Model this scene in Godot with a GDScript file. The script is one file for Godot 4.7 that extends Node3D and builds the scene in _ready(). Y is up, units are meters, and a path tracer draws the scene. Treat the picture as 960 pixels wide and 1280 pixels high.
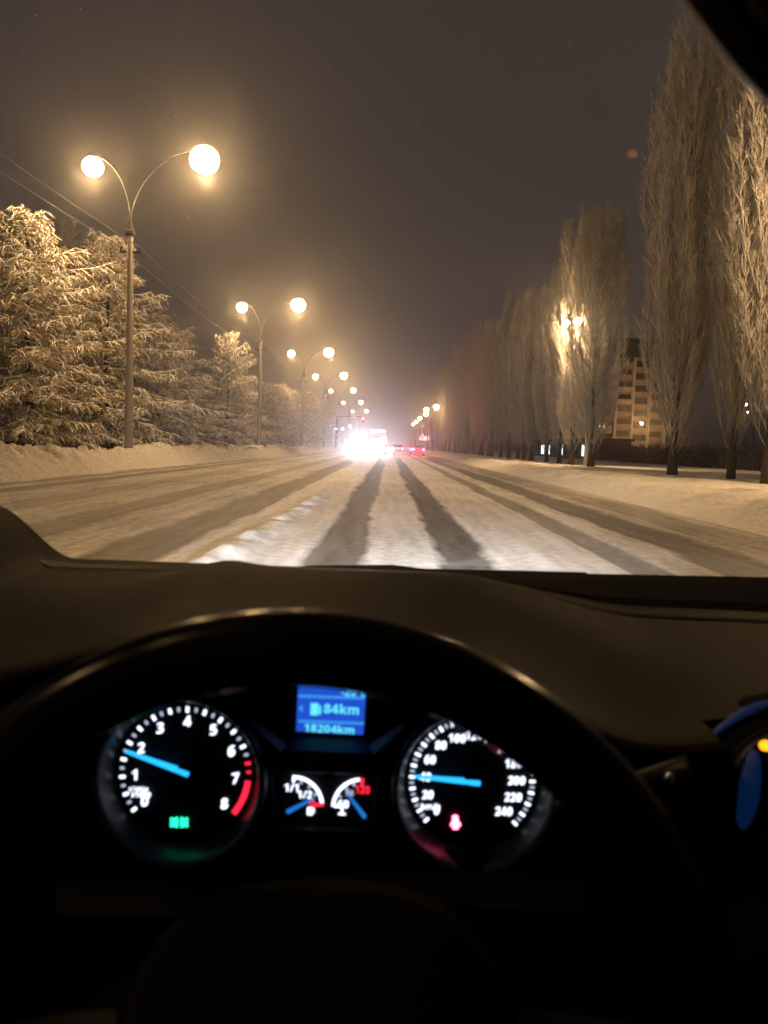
extends Node3D
# Night drive along a snowy avenue, seen from the driver's seat.
const F := 1005.0                      # focal length in photograph pixels (960 x 1280)
const CAM_H := 1.25
var CAMT: Transform3D
var UNROLL: Basis
var names := {}
var M := {}
var italic_font: Font
var plain_font: Font
const SODIUM := Vector3(1.0, 0.615, 0.285)

# ---------------------------------------------------------------- mesh builder
class MB:
	var v := PackedVector3Array()
	var n := PackedVector3Array()
	var c := PackedColorArray()
	var u := PackedVector2Array()
	var ix := PackedInt32Array()
	var col := Color(1, 1, 1)
	func p(a: Vector3, nn: Vector3, uv := Vector2.ZERO) -> int:
		v.append(a); n.append(nn); c.append(col); u.append(uv)
		return v.size() - 1
	func t(i: int, j: int, k: int) -> void:
		var g := (v[k] - v[i]).cross(v[j] - v[i])
		if g.dot(n[i] + n[j] + n[k]) < 0.0:
			ix.append(i); ix.append(k); ix.append(j)
		else:
			ix.append(i); ix.append(j); ix.append(k)
	func q(i: int, j: int, k: int, l: int) -> void:
		t(i, j, k); t(i, k, l)
	func flat(a: Vector3, b: Vector3, d: Vector3, e: Vector3, nn: Vector3) -> void:
		q(p(a, nn), p(b, nn), p(d, nn), p(e, nn))
	# chamfered box
	func box(at: Vector3, size: Vector3, r := 0.0, bs := Basis.IDENTITY) -> MB:
		var h := size / 2.0
		r = minf(r, minf(h.x, minf(h.y, h.z)) * 0.95)
		var sg := [-1.0, 1.0]
		for ax in 3:
			var a1 := (ax + 1) % 3
			var a2 := (ax + 2) % 3
			for s in sg:
				var nn := Vector3.ZERO
				nn[ax] = s
				var ps := []
				for k in [[-1, -1], [1, -1], [1, 1], [-1, 1]]:
					var w := Vector3.ZERO
					w[ax] = s * h[ax]; w[a1] = k[0] * (h[a1] - r); w[a2] = k[1] * (h[a2] - r)
					ps.append(at + bs * w)
				flat(ps[0], ps[1], ps[2], ps[3], bs * nn)
			if r > 0.0:
				for s1 in sg:
					for s2 in sg:
						var w1 := Vector3.ZERO
						var w2 := Vector3.ZERO
						w1[a1] = s1 * h[a1]; w1[a2] = s2 * (h[a2] - r)
						w2[a1] = s1 * (h[a1] - r); w2[a2] = s2 * h[a2]
						var nn := Vector3.ZERO
						nn[a1] = s1; nn[a2] = s2
						var o := Vector3.ZERO
						o[ax] = h[ax] - r
						flat(at + bs * (w1 - o), at + bs * (w1 + o), at + bs * (w2 + o), at + bs * (w2 - o), (bs * nn).normalized())
		if r > 0.0:
			for sx in sg:
				for sy in sg:
					for sz in sg:
						var nn := (bs * Vector3(sx, sy, sz)).normalized()
						var a := p(at + bs * Vector3(sx * h.x, sy * (h.y - r), sz * (h.z - r)), nn)
						var b := p(at + bs * Vector3(sx * (h.x - r), sy * h.y, sz * (h.z - r)), nn)
						var d := p(at + bs * Vector3(sx * (h.x - r), sy * (h.y - r), sz * h.z), nn)
						t(a, b, d)
		return self
	func tube(pts: Array, rad: Array, sides := 8, caps := true) -> MB:
		var first := v.size()
		var m := pts.size()
		var side := Vector3.ZERO
		for i in m:
			var d: Vector3 = (pts[mini(i + 1, m - 1)] - pts[maxi(i - 1, 0)]).normalized()
			if side == Vector3.ZERO:
				side = d.cross(Vector3.UP if absf(d.y) < 0.9 else Vector3.RIGHT).normalized()
			side = (side - d * side.dot(d)).normalized()
			var up := side.cross(d)
			for k in sides:
				var a := TAU * k / sides
				var o := side * cos(a) + up * sin(a)
				p(pts[i] + o * rad[i], o, Vector2(float(k) / sides, i))
		for i in m - 1:
			for k in sides:
				var a := first + i * sides + k
				var b := first + i * sides + (k + 1) % sides
				q(a, b, b + sides, a + sides)
		if caps:
			for e in [0, m - 1]:
				var d: Vector3 = (pts[0] - pts[1] if e == 0 else pts[m - 1] - pts[m - 2]).normalized()
				var cc := p(pts[e], d)
				var ring := []
				for k in sides:
					ring.append(p(v[first + e * sides + k], d))
				for k in sides:
					t(cc, ring[k], ring[(k + 1) % sides])
		return self
	# a thin three-sided twig: one colour on its upper edge pair, another below
	func twig(a: Vector3, b: Vector3, r0: float, r1: float, top: Color, under: Color) -> void:
		var d := (b - a).normalized()
		var s := d.cross(Vector3.UP)
		if s.length_squared() < 0.01:
			s = d.cross(Vector3(0.6, 0, 0.8))
		s = s.normalized()
		var w := s.cross(d)
		var f := v.size()
		var n1 := (s + w * 0.6).normalized()
		var n2 := (w * 0.6 - s).normalized()
		var n3 := -w
		var o1 := s * 0.9 + w * 0.5
		var o2 := w * 0.5 - s * 0.9
		for e in 2:
			var at := a if e == 0 else b
			var r := r0 if e == 0 else r1
			col = top
			p(at + o1 * r, n1); p(at + o2 * r, n2)
			col = under
			p(at - w * r, n3)
		col = Color(1, 1, 1)
		for k in 3:
			var k2 := (k + 1) % 3
			q(f + k, f + k2, f + 3 + k2, f + 3 + k)
	func grid(nu: int, nv: int, fn: Callable, hint: Callable, uvf = null) -> MB:
		var P := PackedVector3Array()
		P.resize(nu * nv)
		for j in nv:
			for i in nu:
				P[j * nu + i] = fn.call(i, j)
		var first := v.size()
		for j in nv:
			for i in nu:
				var dx := P[j * nu + mini(i + 1, nu - 1)] - P[j * nu + maxi(i - 1, 0)]
				var dy := P[mini(j + 1, nv - 1) * nu + i] - P[maxi(j - 1, 0) * nu + i]
				var nn := dx.cross(dy).normalized()
				var at := P[j * nu + i]
				var hv: Vector3 = hint.call(at)
				if nn.dot(hv) < 0.0:
					nn = -nn
				if nn == Vector3.ZERO:
					nn = hv.normalized()
				p(at, nn, uvf.call(at) if uvf != null else Vector2(float(i) / (nu - 1), float(j) / (nv - 1)))
		for j in nv - 1:
			for i in nu - 1:
				var a := first + j * nu + i
				q(a, a + 1, a + nu + 1, a + nu)
		return self
	func ball(at: Vector3, r: Vector3, bs := Basis.IDENTITY, nu := 16, nv := 10, pw := 1.0) -> MB:
		var sp := func(x: float) -> float: return signf(x) * pow(absf(x), pw)
		return grid(nu + 1, nv + 1, func(i: int, j: int):
			var a := TAU * i / nu
			var b := PI * j / nv
			return at + bs * (Vector3(sp.call(sin(b)) * sp.call(cos(a)), sp.call(cos(b)), sp.call(sin(b)) * sp.call(sin(a))) * r),
			func(w: Vector3): return w - at)
	# flat sector of a ring in a plane
	func arc(at: Vector3, bs: Basis, r0: float, r1: float, a0: float, a1: float, steps := 24) -> MB:
		var last := []
		for k in steps + 1:
			var a := deg_to_rad(lerpf(a0, a1, float(k) / steps))
			var d := bs * Vector3(cos(a), sin(a), 0)
			var i := p(at + d * r0, bs.z)
			var j := p(at + d * r1, bs.z)
			if last:
				q(last[0], last[1], j, i)
			last = [i, j]
		return self
	func lathe(at: Vector3, bs: Basis, prof: Array, steps := 48) -> MB:      # prof: [radius, height along bs.z]
		return grid(steps + 1, prof.size(), func(i: int, j: int):
			var a := TAU * i / steps
			return at + bs * Vector3(cos(a) * prof[j][0], sin(a) * prof[j][0], prof[j][1]),
			func(w: Vector3):
				var l := bs.inverse() * (w - at)
				return bs * Vector3(-l.x, -l.y, 0.05))
	func mesh(mat: Material) -> ArrayMesh:
		var a := []
		a.resize(Mesh.ARRAY_MAX)
		a[Mesh.ARRAY_VERTEX] = v; a[Mesh.ARRAY_NORMAL] = n; a[Mesh.ARRAY_COLOR] = c; a[Mesh.ARRAY_TEX_UV] = u; a[Mesh.ARRAY_INDEX] = ix
		var m := ArrayMesh.new()
		m.add_surface_from_arrays(Mesh.PRIMITIVE_TRIANGLES, a)
		m.surface_set_material(0, mat)
		return m

# ---------------------------------------------------------------- scene helpers
func lin(r: float, g: float, b: float, a := 1.0) -> Color:
	var k := Color(r, g, b, 1).linear_to_srgb()
	k.a = a
	return k

func numbered(called: String) -> String:
	var k: int = names.get(called, 0)
	names[called] = k + 1
	return called if k == 0 else "%s_%03d" % [called, k]

func tag(o: Node3D, label: String, category: String, group := "") -> Node3D:
	o.set_meta("label", label); o.set_meta("category", category)
	if group: o.set_meta("group", group)
	return o

func thing(called: String, label: String, category: String, at := Vector3.ZERO, turn := 0.0, group := "") -> Node3D:
	var o := Node3D.new()
	o.name = numbered(called)
	add_child(o)
	o.position = at; o.rotation.y = turn
	return tag(o, label, category, group)

func put(called: String, m: Mesh, parent: Node = null) -> MeshInstance3D:
	var o := MeshInstance3D.new()
	o.mesh = m
	if parent == null:
		o.name = numbered(called)
		add_child(o)
	else:
		o.name = called
		parent.add_child(o, true)
	return o

func part(called: String, b: MB, mat: Material, parent: Node) -> MeshInstance3D:
	return put(called, b.mesh(mat), parent)

func group_node(called: String, parent: Node) -> Node3D:
	var o := Node3D.new()
	o.name = called
	parent.add_child(o, true)
	return o

func structure(called: String, b: MB, mat: Material) -> MeshInstance3D:
	var o := put(called, b.mesh(mat))
	o.set_meta("kind", "structure")
	return o

func copy(src: Node3D, label: String, at: Vector3, turn: float, size := Vector3.ONE) -> Node3D:
	var o: Node3D = src.duplicate()
	o.name = numbered(String(src.name).trim_suffix("_" + String(src.name).get_slice("_", String(src.name).get_slice_count("_") - 1)) if String(src.name).right(3).is_valid_int() else String(src.name))
	add_child(o)
	o.position = at; o.rotation.y = turn; o.scale = size
	o.set_meta("label", label)
	return o

func mat(name_: String, c: Color, rough := 0.8, spec := 0.5, metal := 0.0) -> StandardMaterial3D:
	var m := StandardMaterial3D.new()
	m.resource_name = name_
	m.albedo_color = c
	m.roughness = rough
	m.metallic_specular = spec
	m.metallic = metal
	M[name_] = m
	return m

func glow(name_: String, c: Color, e: float) -> StandardMaterial3D:
	var m := mat(name_, lin(0.02, 0.02, 0.02), 0.6, 0.3)
	m.emission_enabled = true
	m.emission = c
	m.emission_energy_multiplier = e
	return m

func noise_tex(seed_: int, freq: float, lo: Color, hi: Color, size := 512) -> NoiseTexture2D:
	var nz := FastNoiseLite.new()
	nz.seed = seed_; nz.frequency = freq; nz.fractal_octaves = 5
	var t := NoiseTexture2D.new()
	t.width = size; t.height = size; t.seamless = true; t.noise = nz
	var g := Gradient.new()
	g.set_color(0, lo); g.set_color(1, hi)
	t.color_ramp = g
	return t

func relief(m: StandardMaterial3D, seed_: int, freq: float, strength: float, scale_: float) -> void:
	var nz := FastNoiseLite.new()
	nz.seed = seed_; nz.frequency = freq; nz.fractal_octaves = 5
	var t := NoiseTexture2D.new()
	t.width = 512; t.height = 512; t.seamless = true; t.noise = nz; t.as_normal_map = true; t.bump_strength = strength
	m.normal_enabled = true
	m.normal_texture = t
	m.uv1_triplanar = true
	m.uv1_world_triplanar = true
	m.uv1_scale = Vector3.ONE * scale_

# a point in the car at a photograph pixel and a distance along the view axis
func cp(px: float, py: float, d: float) -> Vector3:
	return CAMT * Vector3((px - 480.0) / F * d, -(py - 640.0) / F * d, -d)

# ---------------------------------------------------------------- start
func _ready() -> void:
	setup_camera_and_sky()
	materials()
	ground_and_road()
	snow_banks()
	street_lamps()
	trees()
	buildings()
	traffic()
	own_car()
	falling_snow()

func setup_camera_and_sky() -> void:
	var cam := Camera3D.new()
	cam.name = "camera"
	var roll := deg_to_rad(2.0)
	UNROLL = Basis.from_euler(Vector3(-atan(83.2 / F), atan(3.1 / F), 0))
	CAMT = Transform3D(UNROLL * Basis(Vector3.BACK, roll), Vector3(0, CAM_H, 0))
	cam.transform = CAMT
	var fov := 2.0 * atan(640.0 / F)
	var at := CameraAttributesPhysical.new()
	at.frustum_focal_length = 12.0 / tan(fov / 2.0)
	at.frustum_near = 0.03
	at.frustum_far = 3000.0
	at.frustum_focus_distance = 40.0
	at.exposure_aperture = at.frustum_focal_length / 3.4
	cam.attributes = at
	cam.fov = rad_to_deg(fov)
	cam.near = 0.03
	cam.far = 3000.0
	cam.current = true
	add_child(cam)
	var we := WorldEnvironment.new()
	we.name = "world_environment"
	var e := Environment.new()
	e.background_mode = Environment.BG_SKY
	var sm := ProceduralSkyMaterial.new()          # overcast night sky lit from below by the town
	sm.sky_top_color = lin(0.043, 0.032, 0.027)
	sm.sky_horizon_color = lin(0.050, 0.039, 0.037)
	sm.ground_bottom_color = lin(0.03, 0.024, 0.022)
	sm.ground_horizon_color = lin(0.050, 0.039, 0.037)
	sm.sky_curve = 0.3
	sm.sun_angle_max = 0.0
	var sky := Sky.new()
	sky.sky_material = sm
	e.sky = sky
	e.tonemap_mode = Environment.TONE_MAPPER_LINEAR
	e.tonemap_exposure = 1.0
	e.volumetric_fog_enabled = true                 # snowfall haze, which scatters light mostly forwards
	e.volumetric_fog_density = 0.0014
	e.volumetric_fog_albedo = lin(0.9, 0.9, 0.92)
	e.volumetric_fog_anisotropy = 0.92
	e.sdfgi_enabled = true
	e.ssao_enabled = true
	e.ssil_enabled = true
	we.environment = e
	add_child(we)

func materials() -> void:
	var s := mat("snow", Color.WHITE, 0.85, 0.4)
	s.albedo_texture = noise_tex(11, 0.012, lin(0.62, 0.60, 0.57), lin(0.82, 0.82, 0.82))
	relief(s, 12, 0.03, 6.0, 0.45)
	s = mat("bank_snow", Color.WHITE, 0.85, 0.4)
	s.albedo_texture = noise_tex(13, 0.02, lin(0.42, 0.39, 0.35), lin(0.80, 0.79, 0.78))
	relief(s, 14, 0.04, 10.0, 0.5)
	s = mat("crown", Color.WHITE, 0.9, 0.3)
	s.vertex_color_use_as_albedo = true
	s = mat("bark", Color.WHITE, 0.9, 0.3)
	s.albedo_texture = noise_tex(15, 0.05, lin(0.025, 0.02, 0.016), lin(0.09, 0.072, 0.056))
	relief(s, 16, 0.06, 12.0, 1.2)
	s = mat("concrete", Color.WHITE, 0.85, 0.4)
	s.albedo_texture = noise_tex(17, 0.03, lin(0.20, 0.18, 0.16), lin(0.34, 0.31, 0.28))
	relief(s, 18, 0.08, 3.0, 0.8)
	mat("steel", lin(0.03, 0.028, 0.026), 0.7, 0.3, 0.0)
	mat("wire", lin(0.05, 0.05, 0.05), 0.6)
	glow("sodium_bowl", lin(1.0, 0.60, 0.24), 170.0)
	glow("sodium_bowl_low", lin(1.0, 0.60, 0.24), 40.0)
	# car plastics
	s = mat("dash_plastic", lin(0.0058, 0.0044, 0.0034), 0.6, 0.12)
	relief(s, 21, 0.25, 4.0, 9.0)
	s = mat("black_plastic", lin(0.003, 0.003, 0.0034), 0.42, 0.2)
	mat("gauge_plastic", lin(0.014, 0.014, 0.017), 0.36, 0.4)
	mat("gauge_face", lin(0.004, 0.004, 0.005), 0.7, 0.3)
	mat("leather", lin(0.004, 0.004, 0.004), 0.2, 0.18)
	mat("trim_grey", lin(0.05, 0.046, 0.044), 0.5, 0.4, 0.3)
	mat("silver_trim", lin(0.30, 0.30, 0.32), 0.35, 0.5)
	mat("chrome", lin(0.6, 0.6, 0.62), 0.12, 0.5, 1.0)
	mat("matte_black", lin(0.003, 0.003, 0.003), 0.95, 0.1)
	mat("lining", lin(0.03, 0.03, 0.03), 0.95, 0.2)
	mat("mirror_glass", lin(0.02, 0.02, 0.02), 0.15, 0.3)
	mat("rubber", lin(0.008, 0.008, 0.008), 0.5)
	mat("own_paint", lin(0.03, 0.03, 0.035), 0.25, 0.6)
	var gl := mat("glass", Color(1, 1, 1, 0.02), 0.02, 0.5)
	gl.transparency = BaseMaterial3D.TRANSPARENCY_ALPHA
	glow("tick_white", lin(0.80, 0.86, 1.0), 2.3)
	glow("tick_dim", lin(0.50, 0.56, 0.75), 1.1)
	glow("tick_red", lin(1.0, 0.02, 0.05), 1.6)
	glow("needle_blue", lin(0.02, 0.46, 1.0), 1.5)
	glow("needle_blue_dim", lin(0.02, 0.24, 0.85), 0.75)
	glow("display_blue", lin(0.015, 0.085, 0.62), 1.0)
	glow("display_line", lin(0.05, 0.35, 0.95), 0.9)
	glow("display_cyan", lin(0.14, 0.85, 1.0), 1.1)
	glow("icon_green", lin(0.02, 0.95, 0.48), 2.4)
	glow("icon_red", lin(1.0, 0.10, 0.20), 12.0)
	glow("reflected_blue", lin(0.01, 0.14, 0.6), 0.06)  # faint glow standing in for blue reflections on the console
	glow("amber", lin(1.0, 0.32, 0.01), 2.5)
	# traffic and town
	glow("head_white", lin(1.0, 0.97, 1.0), 60.0)
	glow("tail_red", lin(1.0, 0.05, 0.12), 30.0)
	glow("signal_red", lin(1.0, 0.04, 0.10), 30.0)
	glow("sign_white", lin(0.95, 0.95, 1.0), 5.0)
	glow("sign_pink", lin(1.0, 0.78, 0.75), 1.6)
	glow("sign_violet", lin(0.30, 0.18, 1.0), 1.3)
	glow("window_cold", lin(0.75, 0.9, 1.0), 2.2)
	glow("window_warm", lin(1.0, 0.62, 0.30), 1.2)
	glow("lamp_white", lin(0.9, 0.93, 1.0), 25.0)
	mat("car_dark", lin(0.03, 0.03, 0.035), 0.3, 0.6)
	mat("car_grey", lin(0.20, 0.20, 0.21), 0.3, 0.6)
	mat("car_red", lin(0.18, 0.02, 0.02), 0.3, 0.6)
	mat("bus_paint", lin(0.14, 0.14, 0.15), 0.4, 0.5)
	mat("dark_glass", lin(0.01, 0.01, 0.012), 0.08, 0.5)
	mat("tyre", lin(0.015, 0.015, 0.015), 0.9)
	s = mat("render_beige", Color.WHITE, 0.9, 0.3)
	s.albedo_texture = noise_tex(31, 0.01, lin(0.40, 0.31, 0.24), lin(0.50, 0.40, 0.32), 256)
	relief(s, 32, 0.1, 2.0, 0.2)
	mat("render_white", lin(0.62, 0.58, 0.54), 0.9)
	mat("roof_dark", lin(0.02, 0.022, 0.02), 0.8)
	mat("window_dark", lin(0.012, 0.012, 0.016), 0.1)
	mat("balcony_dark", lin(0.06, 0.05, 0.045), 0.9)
	mat("hedge_base", lin(0.03, 0.026, 0.02), 0.95)
	var fv := FontVariation.new()
	var sf := SystemFont.new()
	sf.font_names = PackedStringArray(["Droid Sans"])
	sf.font_weight = 700
	plain_font = sf
	fv.base_font = sf
	fv.variation_transform = Transform2D(Vector2(1, 0), Vector2(0.18, 1), Vector2.ZERO)
	italic_font = fv

# ---------------------------------------------------------------- ground and road
const ROAD_L := -9.6
const ROAD_R := 6.0
# wheel tracks worn through the snow: centre x, half width, wear
const TRACKS := [[-0.53, 0.30, 1.0], [0.90, 0.31, 1.0], [2.78, 0.24, 0.72], [4.05, 0.42, 0.95], [-2.68, 0.42, 0.95], [-4.45, 0.36, 0.75], [-6.3, 0.4, 0.42], [-8.1, 0.34, 0.85], [-9.05, 0.3, 0.7], [5.2, 0.5, 0.45]]
var n_fine := FastNoiseLite.new()
var n_mid := FastNoiseLite.new()

func wear(x: float, d: float) -> float:
	var w := 0.0
	var wob := n_mid.get_noise_2d(d * 1.6, 7.0) * 0.10
	for t in TRACKS:
		var e: float = absf(x - t[0] - wob) / t[1]
		if e < 1.7:
			e += n_fine.get_noise_2d(x * 34.0, d * 9.0) * 0.30 + n_mid.get_noise_2d(x * 40.0, d * 3.0) * 0.25
			w = maxf(w, t[2] * clampf((1.16 - e) / 0.34, 0.0, 1.0))
	return w

func road_y(x: float, d: float) -> float:
	var y := 0.006 + 0.030 * (1.0 - wear(x, d))
	y += 0.008 * n_mid.get_noise_2d(x * 14.0, d * 5.0)
	# ridge of loose snow thrown up between the two directions
	var rx := -1.72 + 0.16 * n_mid.get_noise_2d(d * 3.0, 31.0) + clampf((d - 8.0) * 0.02, -0.1, 0.25)
	var ridge := exp(-pow((x - rx) / 0.20, 2.0)) * smoothstep(3.0, 7.0, d) * (1.0 - smoothstep(17.0, 30.0, d))
	y += ridge * (0.045 + 0.14 * maxf(0.0, n_fine.get_noise_2d(x * 10.0, d * 10.0)) + 0.12 * n_mid.get_noise_2d(x * 22.0, d * 14.0))
	y += 0.02 * exp(-pow((x - 1.75) / 0.14, 2.0)) * (1.0 - smoothstep(14.0, 30.0, d))
	return maxf(y, 0.004)

func ground_and_road() -> void:
	n_fine.seed = 3; n_fine.frequency = 0.06; n_fine.fractal_octaves = 4
	n_mid.seed = 5; n_mid.frequency = 0.03; n_mid.fractal_octaves = 3
	var g := MB.new()
	g.flat(Vector3(-1500, -0.03, -1500), Vector3(1500, -0.03, -1500), Vector3(1500, -0.03, 1500), Vector3(-1500, -0.03, 1500), Vector3.UP)
	structure("snowy_ground", g, M.snow)
	# albedo of the carriageway: packed snow, brown slush, bare wheel tracks
	var W := 896
	var H := 1408
	var span := 56.0
	var by := PackedByteArray()
	by.resize(W * H * 3)
	var at := 0
	for j in H:
		var d := span * j / H
		for i in W:
			var x := lerpf(ROAD_L, ROAD_R, (i + 0.5) / W)
			var w := wear(x, d)
			var a := n_fine.get_noise_2d(x * 60.0, d * 5.0)
			var b := n_mid.get_noise_2d(x * 10.0, d * 6.0)
			var f := n_fine.get_noise_2d(x * 90.0 + 300.0, d * 70.0)
			var dirty := smoothstep(-1.9, -3.4, x) * 0.30 + smoothstep(2.2, 5.2, x) * 0.28
			var sn := clampf(0.70 - dirty + 0.17 * a + 0.16 * b + 0.20 * f, 0.1, 0.85)
			var tr := clampf(0.12 + 0.07 * a + 0.09 * maxf(f, 0.0), 0.04, 0.3)
			var k := lerpf(sn, tr, w)
			var warm := 1.0 - 0.04 * w - 0.10 * dirty
			by[at] = int(255.0 * Color(k, 0, 0).linear_to_srgb().r)
			by[at + 1] = int(255.0 * Color(k * (0.5 + 0.5 * warm), 0, 0).linear_to_srgb().r)
			by[at + 2] = int(255.0 * Color(k * warm, 0, 0).linear_to_srgb().r)
			at += 3
	var im := Image.create_from_data(W, H, false, Image.FORMAT_RGB8, by)
	var rm := mat("road_snow", Color.WHITE, 0.62, 0.4)
	rm.albedo_texture = ImageTexture.create_from_image(im)
	var ds := PackedFloat32Array()
	var d := -14.0
	while d < 620.0:
		ds.append(d)
		d += 0.12 if d > 4.0 and d < 22.0 else (0.5 if d <= 4.0 else 0.12 + (d - 22.0) * 0.022)
	var r := MB.new()
	var nx := 157
	r.grid(nx, ds.size(), func(i: int, j: int):
		var x := lerpf(ROAD_L, ROAD_R, float(i) / (nx - 1))
		return Vector3(x, road_y(x, ds[j]), -ds[j]),
		func(_w: Vector3): return Vector3.UP,
		func(w: Vector3): return Vector2((w.x - ROAD_L) / (ROAD_R - ROAD_L), -w.z / span))
	structure("road", r, rm)

func bank_h(x: float, d: float) -> float:        # ploughed bank beside the far lanes
	var s := -9.25 - x + 0.35 * n_mid.get_noise_2d(d * 6.0, 90.0)
	var rise := smoothstep(0.0, 1.35, s) * (1.0 - 0.45 * smoothstep(1.7, 3.2, s))
	var tall := 0.74 + 0.22 * n_mid.get_noise_2d(d * 5.0, 50.0) + 0.12 * n_fine.get_noise_2d(d * 9.0, 12.0)
	tall = lerpf(tall, 0.55, smoothstep(60.0, 140.0, d))
	var lump := 0.34 * n_mid.get_noise_2d(x * 30.0, d * 30.0) + 0.20 * n_fine.get_noise_2d(x * 30.0, d * 30.0)
	return rise * (tall + lump) + 0.01

func verge_h(x: float, d: float) -> float:
	var s := x - 5.75 + 0.25 * n_mid.get_noise_2d(d * 4.0, 20.0)
	var rise := smoothstep(0.0, 2.6, s)
	var ridge := exp(-pow((s - 1.5) / 0.7, 2.0)) * (0.16 + 0.22 * n_mid.get_noise_2d(x * 16.0, d * 12.0) + 0.12 * n_fine.get_noise_2d(x * 24.0, d * 24.0))
	return 0.34 * rise + ridge * smoothstep(0.0, 0.6, s) + rise * (0.18 * n_mid.get_noise_2d(x * 9.0, d * 6.0) + 0.12 * n_fine.get_noise_2d(x * 14.0, d * 14.0)) * (1.0 - 0.6 * smoothstep(3.0, 7.0, s)) + 0.012

func snow_banks() -> void:
	var ds := PackedFloat32Array()
	var d := -6.0
	while d < 420.0:
		ds.append(d)
		d += 0.6 if d < 14.0 else (0.14 if d < 40.0 else 0.14 + (d - 40.0) * 0.02)
	var b := MB.new()
	b.grid(46, ds.size(), func(i: int, j: int):
		var x := -9.1 - 0.115 * i if i < 40 else -9.1 - 4.6 - (i - 40) * 6.0
		return Vector3(x, bank_h(x, ds[j]) if i < 42 else 0.4 * (45 - i) / 4.0 - 0.02, -ds[j]),
		func(_w: Vector3): return Vector3.UP)
	structure("snow_bank", b, M.bank_snow)
	ds.clear()
	d = -6.0
	while d < 420.0:
		ds.append(d)
		d += 0.2 if d < 40.0 else 0.2 + (d - 40.0) * 0.02
	b = MB.new()
	b.grid(60, ds.size(), func(i: int, j: int):
		var x := 5.5 + 0.16 * i if i < 46 else 5.5 + 7.2 + pow(i - 45, 1.75) * 0.6
		return Vector3(x, verge_h(x, ds[j]) if i < 58 else 0.05 * (59 - i) - 0.02, -ds[j]),
		func(_w: Vector3): return Vector3.UP)
	structure("snow_verge", b, M.snow)

# ---------------------------------------------------------------- street lamps
func lamp_head(parent: Node3D, at: Vector3, out: Vector3, energy: float, size: float) -> void:
	var bs := Basis(out, Vector3.UP, out.cross(Vector3.UP))
	var hd := group_node("lamp_head", parent)
	var b := MB.new()
	b.ball(at + Vector3(0, 0.42, 0) * size, Vector3(0.36, 0.16, 0.30) * size, bs, 18, 10)
	part("housing", b, M.steel, hd)
	b = MB.new()
	b.ball(at, Vector3(0.58, 0.54, 0.57) * size, bs, 18, 12)
	part("lamp_bowl", b, M.sodium_bowl if energy > 0.0 else M.sodium_bowl_low, hd)
	if energy <= 0.0:
		return
	var l := OmniLight3D.new()
	l.name = "lamp_light"
	l.light_color = lin(SODIUM.x, SODIUM.y, SODIUM.z)
	l.light_energy = energy
	l.light_size = 0.25
	l.omni_range = 120.0
	l.omni_attenuation = 2.0
	l.shadow_enabled = true
	hd.add_child(l)
	l.position = at - Vector3(0, 0.72, 0) * size

func street_lamp(at: Vector3, pole_h: float, arms: Array, label: String, group: String, energy: float, size := 1.0) -> Node3D:
	var o := thing("street_lamp", label, "street lamp", at, 0.0, group)
	var b := MB.new()
	var pts := []
	var rd := []
	for k in 9:
		pts.append(Vector3(0, pole_h * k / 8.0 - 0.05, 0))
		rd.append(lerpf(0.19, 0.11, k / 8.0))
	part("pole", b.tube(pts, rd, 12), M.concrete, o)
	b = MB.new()
	b.box(Vector3(0, pole_h - 0.15, 0), Vector3(0.36, 0.22, 0.36), 0.03)
	b.tube([Vector3(0, pole_h - 0.05, 0), Vector3(0, pole_h + 0.25, 0), Vector3(0, pole_h + 0.42, 0)], [0.12, 0.08, 0.01], 10)
	part("pole_cap", b, M.steel, o)
	b = MB.new()
	b.box(Vector3(0, pole_h - 0.9, 0), Vector3(0.9, 0.07, 0.07), 0.01)
	for s in [-0.38, 0.38]:
		b.tube([Vector3(s, pole_h - 0.88, 0), Vector3(s, pole_h - 0.72, 0)], [0.05, 0.03], 8)
	part("wire_bracket", b, M.steel, o)
	for a in arms:
		var tip: Vector3 = a
		b = MB.new()
		pts = []
		rd = []
		for k in 11:
			var t := k / 10.0
			pts.append(Vector3(tip.x * (1.0 - cos(t * PI / 2.0)), lerpf(pole_h, tip.y + 0.40 * size, sin(t * PI / 2.0)), tip.z * t))
			rd.append(0.026)
		part("arm", b.tube(pts, rd, 8), M.rubber, o)
		lamp_head(o, tip, Vector3(signf(tip.x), 0, 0), energy, size * (0.72 if tip.x < -1.6 else 1.0))
	return o

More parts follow.
